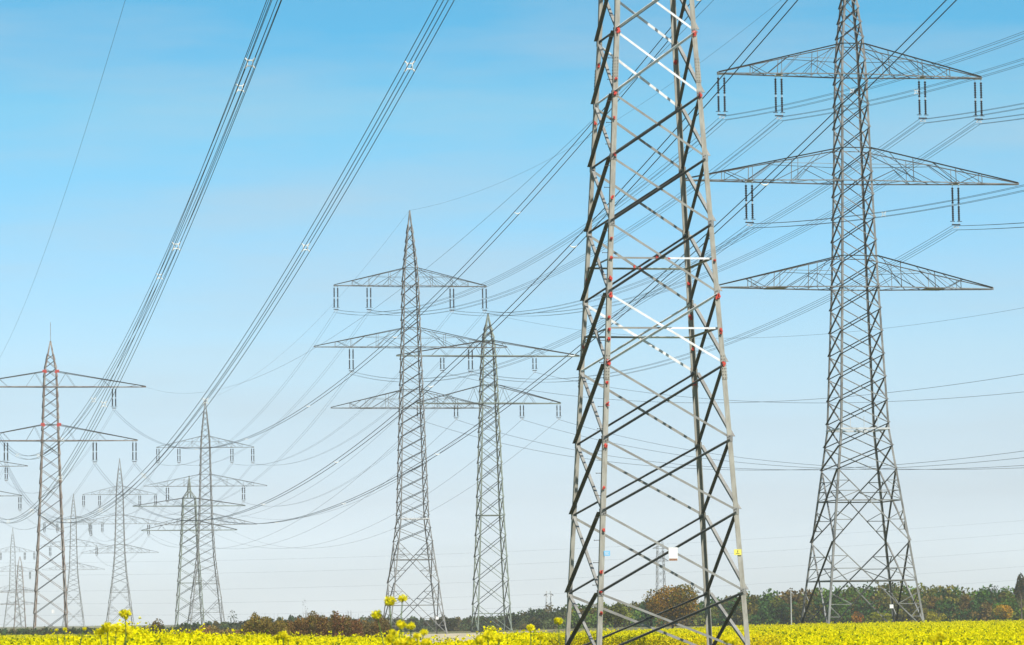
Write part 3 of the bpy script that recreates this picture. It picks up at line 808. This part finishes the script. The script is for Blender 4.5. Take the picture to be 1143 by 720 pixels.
# reddish willow brush: shrubs one can tell apart by colour, each a thing
def brush(label, x0, x1, py, D, base, alt, n, h0=0):
    x = at((x0 + x1) / 2, D); w = (x1 - x0) * D / FPX; h = ztop((x0 + x1) / 2, py, D) - gz(x, D)
    z = gz(x, D); root = empty('brush_thicket', (x, D, z)); tag(root, label, 'brush', 'reddish brush thickets behind the crop')
    px = RNG.uniform(-w / 2, w / 2, n); env = np.sqrt(np.clip(1 - (np.abs(px) / (w / 2)) ** 4, 0, 1))
    bump = 1 + .10 * np.sin(px * 2.1 + x) + .07 * np.sin(px * 5.3)
    pz = h * RNG.random(n) ** .55 * env * bump * RNG.uniform(.8, 1.1, n)
    p = np.stack([px, RNG.uniform(-2.5, 2.5, n), pz + .05], 1)
    cl = (np.sin(px * 1.7 + x * 3) > .2).astype(int) + 2 * (np.sin(px * 4.1) > .4)
    c = tints(base, n, cl, .4, alt, .5)
    me = tris_mesh('foliage', p, RNG.uniform(.6, 1.3, n) * .17, c, M['leaf'])
    o = bpy.data.objects.new('foliage', me); col.objects.link(o); o.parent = root
    mb = MB()
    for _ in range(60):
        a = random.uniform(-w / 2, w / 2); e = math.sqrt(max(0, 1 - abs(2 * a / w) ** 4))
        mb.rod((a, random.uniform(-2, 2), 0), (a + random.uniform(-.4, .4), random.uniform(-2, 2), h * e * random.uniform(.8, 1.25)), .018, 4, r2=.006)
    mb.build('twigs', M['bark'], root)
brush('olive-brown brush thicket, leftmost of the reddish row', 262, 322, 692, 300, (.20, .14, .03), (.14, .14, .025), 9000)
brush('olive and rust brush thicket left of the reddest one', 312, 372, 690, 305, (.17, .13, .026), (.18, .10, .03), 9000)
brush('dark red-brown brush thicket, reddest of the row', 360, 402, 689, 302, (.16, .075, .028), (.15, .11, .03), 6500)
brush('dull brown brush thicket at the right end of the row', 392, 436, 693, 310, (.18, .11, .035), (.14, .11, .04), 6000)
brush('low rusty grass-like brush at the feet of the anchor pylon', 196, 268, 702, 330, (.27, .15, .05), (.22, .17, .06), 6000)

# far woods: reads as one mass
def wood(name, label, prof, base_cols, n_per, leaf, seedn):
    """prof: list of (px, py_top, D)"""
    P = []; S = []; Cc = []
    xs = []
    px = prof[0][0]
    while px < prof[-1][0]:
        for (a, ya, da), (b, yb, db) in zip(prof, prof[1:]):
            if a <= px <= b:
                t = (px - a) / (b - a); D = da + (db - da) * t; yt = ya + (yb - ya) * t
        for row in range(3):
            Dr = D + row * 9 + RNG.uniform(-4, 4); pxx = px + RNG.uniform(-4, 4)
            x = at(pxx, Dr); g0 = gz(x, Dr)
            h = (ztop(pxx, yt, Dr) - g0) * 1.2 * RNG.uniform(.78, 1.04) * (1 if row else .74)
            wd = h * RNG.uniform(.55, .95)
            n = n_per
            p, w = crown_points((x, Dr, g0 + h * .52), wd / 2, wd / 2, h * .5, n, 9)
            p[:, 2] = np.maximum(p[:, 2], g0 + .1)
            lo = RNG.random(n) < .38
            p[lo] = np.stack([x + RNG.uniform(-.75, .75, lo.sum()) * max(wd, 4.5), Dr + RNG.uniform(-2, 2, lo.sum()), g0 + h * RNG.uniform(0, .5, lo.sum())], 1)
            b0 = np.array(base_cols[RNG.integers(len(base_cols))]) * RNG.uniform(.8, 1.6)
            P.append(p); S.append(RNG.uniform(.6, 1.35, n) * leaf * Dr / 700); Cc.append(tints(b0, n, w, .22, b0 * np.array([1.15, 1.05, .9]), .4))
        px += RNG.uniform(4, 7.5)
    me = tris_mesh(name, np.concatenate(P), np.concatenate(S), np.concatenate(Cc), M['leaf'])
    o = bpy.data.objects.new(name, me); col.objects.link(o)
    tag(o, label, 'wood', kind='stuff')
GR = [(.05, .11, .015), (.075, .13, .018), (.03, .075, .018), (.12, .14, .018), (.10, .095, .022), (.12, .085, .024), (.12, .11, .018), (.035, .085, .022)]
GL = [(.045, .075, .025), (.06, .08, .03), (.04, .065, .03), (.08, .07, .03)]
wood('far_wood', 'mixed autumn wood along the right-hand horizon behind the yellow crop',
     [(640, 677, 690), (700, 675, 690), (780, 673, 690), (820, 667, 680), (870, 662, 675), (960, 657, 670), (1010, 656, 670), (1090, 660, 665), (1143, 657, 660), (1230, 655, 660)], GR, 560, .58, 1)
wood('distant_wood', 'low dull green wood on the horizon between the brush and the close pylon',
     [(200, 697, 640), (262, 694, 700), (330, 691, 740), (420, 689, 760), (500, 690, 760), (560, 688, 750), (600, 681, 720), (640, 677, 700), (660, 678, 695)], GL, 340, .5, 2)
wood('distant_wood', 'thin strip of far trees on the horizon at the far left',
     [(-90, 702, 640), (60, 701.5, 640), (130, 700.5, 640), (200, 699, 640)], GL, 200, .42, 3)

# lamp post
x = at(878, 420); mb = MB(); root = empty('pole', (x, 420, gz(x, 420))); tag(root, 'slender grey pole at the far edge of the crop, left of the right-hand pylon', 'pole')
hh = ztop(878, 659, 420); mb.rod((0, 0, 0), (0, 0, hh), .09, 8, r2=.06); mb.build('shaft', M['concrete'], root)
mb = MB(); mb.box((0, 0, hh + .05), .45, .2, .14); mb.rod((0, 0, hh - .1), (0, 0, hh + .35), .03, 6); mb.build('pole_head', M['fitting'], root)

# ------------------------------------------------------------------ the yellow crop
EDGE = [(-400, 560), (0, 560), (130, 520), (160, 300), (200, 240), (262, 205), (330, 180), (425, 165), (444, 112), (524, 112), (534, 150), (560, 220), (600, 300), (650, 344), (1143, 352), (1500, 352)]
def edge(px): return np.interp(px, [e[0] for e in EDGE], [e[1] for e in EDGE])
def crop():
    # dense leafy layer under the flowers (an uneven sheet with real height)
    pxs = np.arange(-330, 1480, 14); rows = 46
    vs = []; inside = [606 < p < 866 for p in pxs]
    for p in pxs:
        e = float(edge(p))
        for r in range(rows):
            d0 = 164.5 if 606 < p < 866 else 42.
            D = d0 * (e / d0) ** (r / (rows - 1)); x = at(p, D)
            z = gz(x, D) + .62 + .06 * math.sin(x * 1.3 + D * .4) + random.uniform(-.05, .05)
            if r == rows - 1 or (r == 0 and d0 > 50): z = gz(x, D) + .1
            vs.append((x, D, z))
    fs = [(i * rows + j, (i + 1) * rows + j, (i + 1) * rows + j + 1, i * rows + j + 1) for i in range(len(pxs) - 1) if inside[i] == inside[i + 1] for j in range(rows - 1)]
    mb = MB(); mb.add(vs, fs)
    o = mb.build('crop_leaves', mat('dense_green_crop_leaves', (.16, .20, .02), .8, 0, c2=(.08, .12, .02), scale=2.5, detail=8))
    tag(o, 'dense green leaf layer of the flowering crop field', 'crop', kind='stuff')
    n = 300000
    px = RNG.uniform(-300, 1450, n)
    e = edge(px); u = RNG.random(n)
    D = 46 * (e / 46) ** (u ** .72)
    # more plants toward the picture's own range
    gapm = (px > 604) & (px < 868)
    keep = ~(gapm & (D < 163.5)); px, D, e = px[keep], D[keep], e[keep]
    # the open side of the crop behind the close pylon's feet is flowering down to the ground
    pf = RNG.uniform(600, 870, 9000); Df = RNG.uniform(162.8, 166, 9000)
    nf = len(pf); px = np.concatenate([px, pf]); D = np.concatenate([D, Df]); n = len(px)
    x = (px - 571.5) / FPX * D
    g_ = np.array([gz(a, b) for a, b in zip(x, D)])
    patch = .06 * np.sin(x * .9 + D * .11) + .07 * np.sin(x * .31 - D * .13) + .05 * np.sin(D * .5 + x * 2.2) + .04 * np.sin(x * 4.1) * np.sin(D * .9)
    z = g_ + .70 + patch + RNG.beta(2.2, 2.0, n) * .30
    z[-nf:] = g_[-nf:] + RNG.random(nf) ** .7 * .9
    tall = RNG.random(n) < .03
    z[tall] += RNG.uniform(.05, .28, tall.sum())
    near = np.clip((135 - D) / 60, 0, 1)
    for c0, w0, a0 in ((138, 30, .42), (60, 40, .16), (205, 18, .12), (315, 26, .3), (385, 16, .16), (440, 20, .34), (543, 15, .40), (590, 30, .3), (1044, 20, .16), (940, 60, .08)):
        z += a0 * np.exp(-((px - c0) / w0) ** 2) * near * RNG.uniform(.3, 1.1, n)
    z += .17 * np.clip((320 - px) / 60, 0, 1) * np.clip((170 - D) / 60, 0, 1)
    left = (px < 300) & (D < 200); z[left] += .07
    k = 4
    cent = np.repeat(np.stack([x, D, z], 1), k, 0) + RNG.normal(size=(n * k, 3)) * np.array([.035, .035, .028])
    size = RNG.uniform(.032, .068, n * k) * np.repeat(1 + D / 400, k)
    c = np.array([.95, .81, .006]) * RNG.uniform(.75, 1.08, (n * k, 1))
    grn = np.repeat((RNG.random(n) < .08 + .34 * np.clip(-patch / .15, 0, 1)) , k)
    c[grn] = np.array([.17, .23, .02]) * RNG.uniform(.6, 1.3, (grn.sum(), 1))
    c = np.minimum(c, .9)
    me = tris_mesh('crop_flowers', cent, size, c, M['flower'])
    o = bpy.data.objects.new('crop_flowers', me); col.objects.link(o)
    tag(o, 'dense bright yellow flower heads of the crop field', 'flowers', kind='stuff')
crop()

# single tall flowering plants near the camera
def plant(label, px, py, D, heads, lean=0.0):
    """heads: list of (dpx, dpy, size px) relative to the main head"""
    x = at(px, D); z0 = gz(x, D); H = ztop(px, py, D) - z0
    root = empty('mustard_plant', (x, D, z0)); tag(root, label, 'flowering plant', 'single tall yellow flowering plants')
    s = D / FPX
    fork = V((lean * .3, 0, H * .72))
    mb = MB(); mb.tube([(lean * -.2, 0, 0), (0, .01, H * .35), fork], .006, 6)
    tips = []
    for dx, dy, sz in heads:
        t = V((dx * s, random.uniform(-.05, .05), H - dy * s)); tips.append(t)
        mb.tube([fork - V((0, 0, random.uniform(0, .15))), fork.lerp(t, .5) + V((dx * s * .12, 0, -.02)), t], .0045, 6)
    mb.build('stem', M['stem'], root)
    lm = MB()
    for k in range(9):
        zz = H * random.uniform(.35, .85); a = random.uniform(0, 6.28); L_ = random.uniform(.05, .12)
        p = V((0, 0, zz)); d = V((math.cos(a), math.sin(a), .5)) * L_; w_ = d.cross(V((0, 0, 1))).normalized() * .012
        lm.add([p, p + d * .5 + w_, p + d, p + d * .5 - w_], [(0, 1, 2, 3)])
    lm.build('leaves', M['stem'], root)
    for (dx, dy, sz), t in zip(heads, tips):
        r = sz * s * .5
        n = 130
        q = RNG.normal(size=(n, 3)); q /= np.linalg.norm(q, axis=1)[:, None]
        p = np.array(t) + q * (RNG.random((n, 1)) ** .4) * np.array([r, r, r * .8])
        c = np.array([.95, .86, .03]) * RNG.uniform(.85, 1.02, (n, 1)); c[:12] = (.35, .40, .03)
        me = tris_mesh('flower_head', p, RNG.uniform(.6, 1.1, n) * r * .62, np.minimum(c, .95), M['petal'])
        o = bpy.data.objects.new('flower_head', me); col.objects.link(o); o.parent = root
plant('tallest yellow flowering plant, its double head before the foot of the middle pylon', 436, 669, 26, [(-4, 2, 14), (10, -1, 11), (-19, 17, 13)])
plant('flowering plant right of the tallest one, its heads in a falling row', 452, 697, 25, [(-8, 0, 12), (3, 2, 10), (17, 9, 9), (-18, 9, 9)])
plant('small cluster of flower heads below the tallest plant at the picture bottom', 462, 711, 24, [(-30, 1, 12), (-10, 5, 14), (0, -1, 10), (-20, 6, 14), (10, 6, 12)])
plant('lone flower head standing before the flower-head pylon at left', 138, 685, 26, [(0, 0, 13)])
plant('low broad pair of flower heads left of the lone one', 120, 700, 27, [(-3, 0, 14), (8, 1, 12), (-12, 5, 11), (20, 4, 12)])
plant('lone flower head right of the greenish pylon, taller of two', 619, 693, 30, [(0, 0, 10)], .05)
plant('lower flower head left of the lone one right of the greenish pylon', 588, 701, 30, [(0, 0, 10), (12, 9, 9)])
plant('loose flower heads before the reddish brush thickets', 313, 709, 32, [(0, 0, 12), (-7, 2, 8), (6, 3, 9), (17, 6, 7)])
plant('blurred flower head low at the bottom right corner region', 1044, 709, 22, [(0, 0, 15), (-9, 4, 9)])
plant('blurred flower head at the bottom beside the close pylon right legs', 806, 713, 24, [(0, 0, 12), (7, 3, 9)])
plant('flower heads at the bottom edge left of the close pylon', 541, 709, 28, [(0, 0, 13), (-10, 6, 11), (12, 3, 9)])
plant('few small heads on thin stems over the left part of the crop', 70, 702, 34, [(0, 0, 5), (-9, 1, 4), (22, 0, 5)])

# ------------------------------------------------------------------ haze
mb = MB(); mb.box((0, 2975, 41.5), 12400, 6450, 88)
hz = mb.build('haze', None) if False else None
me = mb.mesh('haze', [bpy.data.materials.new('haze')])
m = me.materials[0]; m.use_nodes = True; t = m.node_tree
t.nodes.remove(t.nodes['Principled BSDF'])
pv = t.nodes.new('ShaderNodeVolumePrincipled')
pv.inputs['Color'].default_value = (.97, .98, 1, 1); pv.inputs['Density'].default_value = HAZE; pv.inputs['Anisotropy'].default_value = 0.1
t.links.new(pv.outputs[0], t.nodes['Material Output'].inputs['Volume'])
o = bpy.data.objects.new('haze', me); col.objects.link(o)
tag(o, 'pale even haze in the air', 'haze', kind='stuff')
scene.cycles.volume_bounces = 1
scene.cycles.max_bounces = 6
scene.cycles.transparent_max_bounces = 8
scene.cycles.use_denoising = True
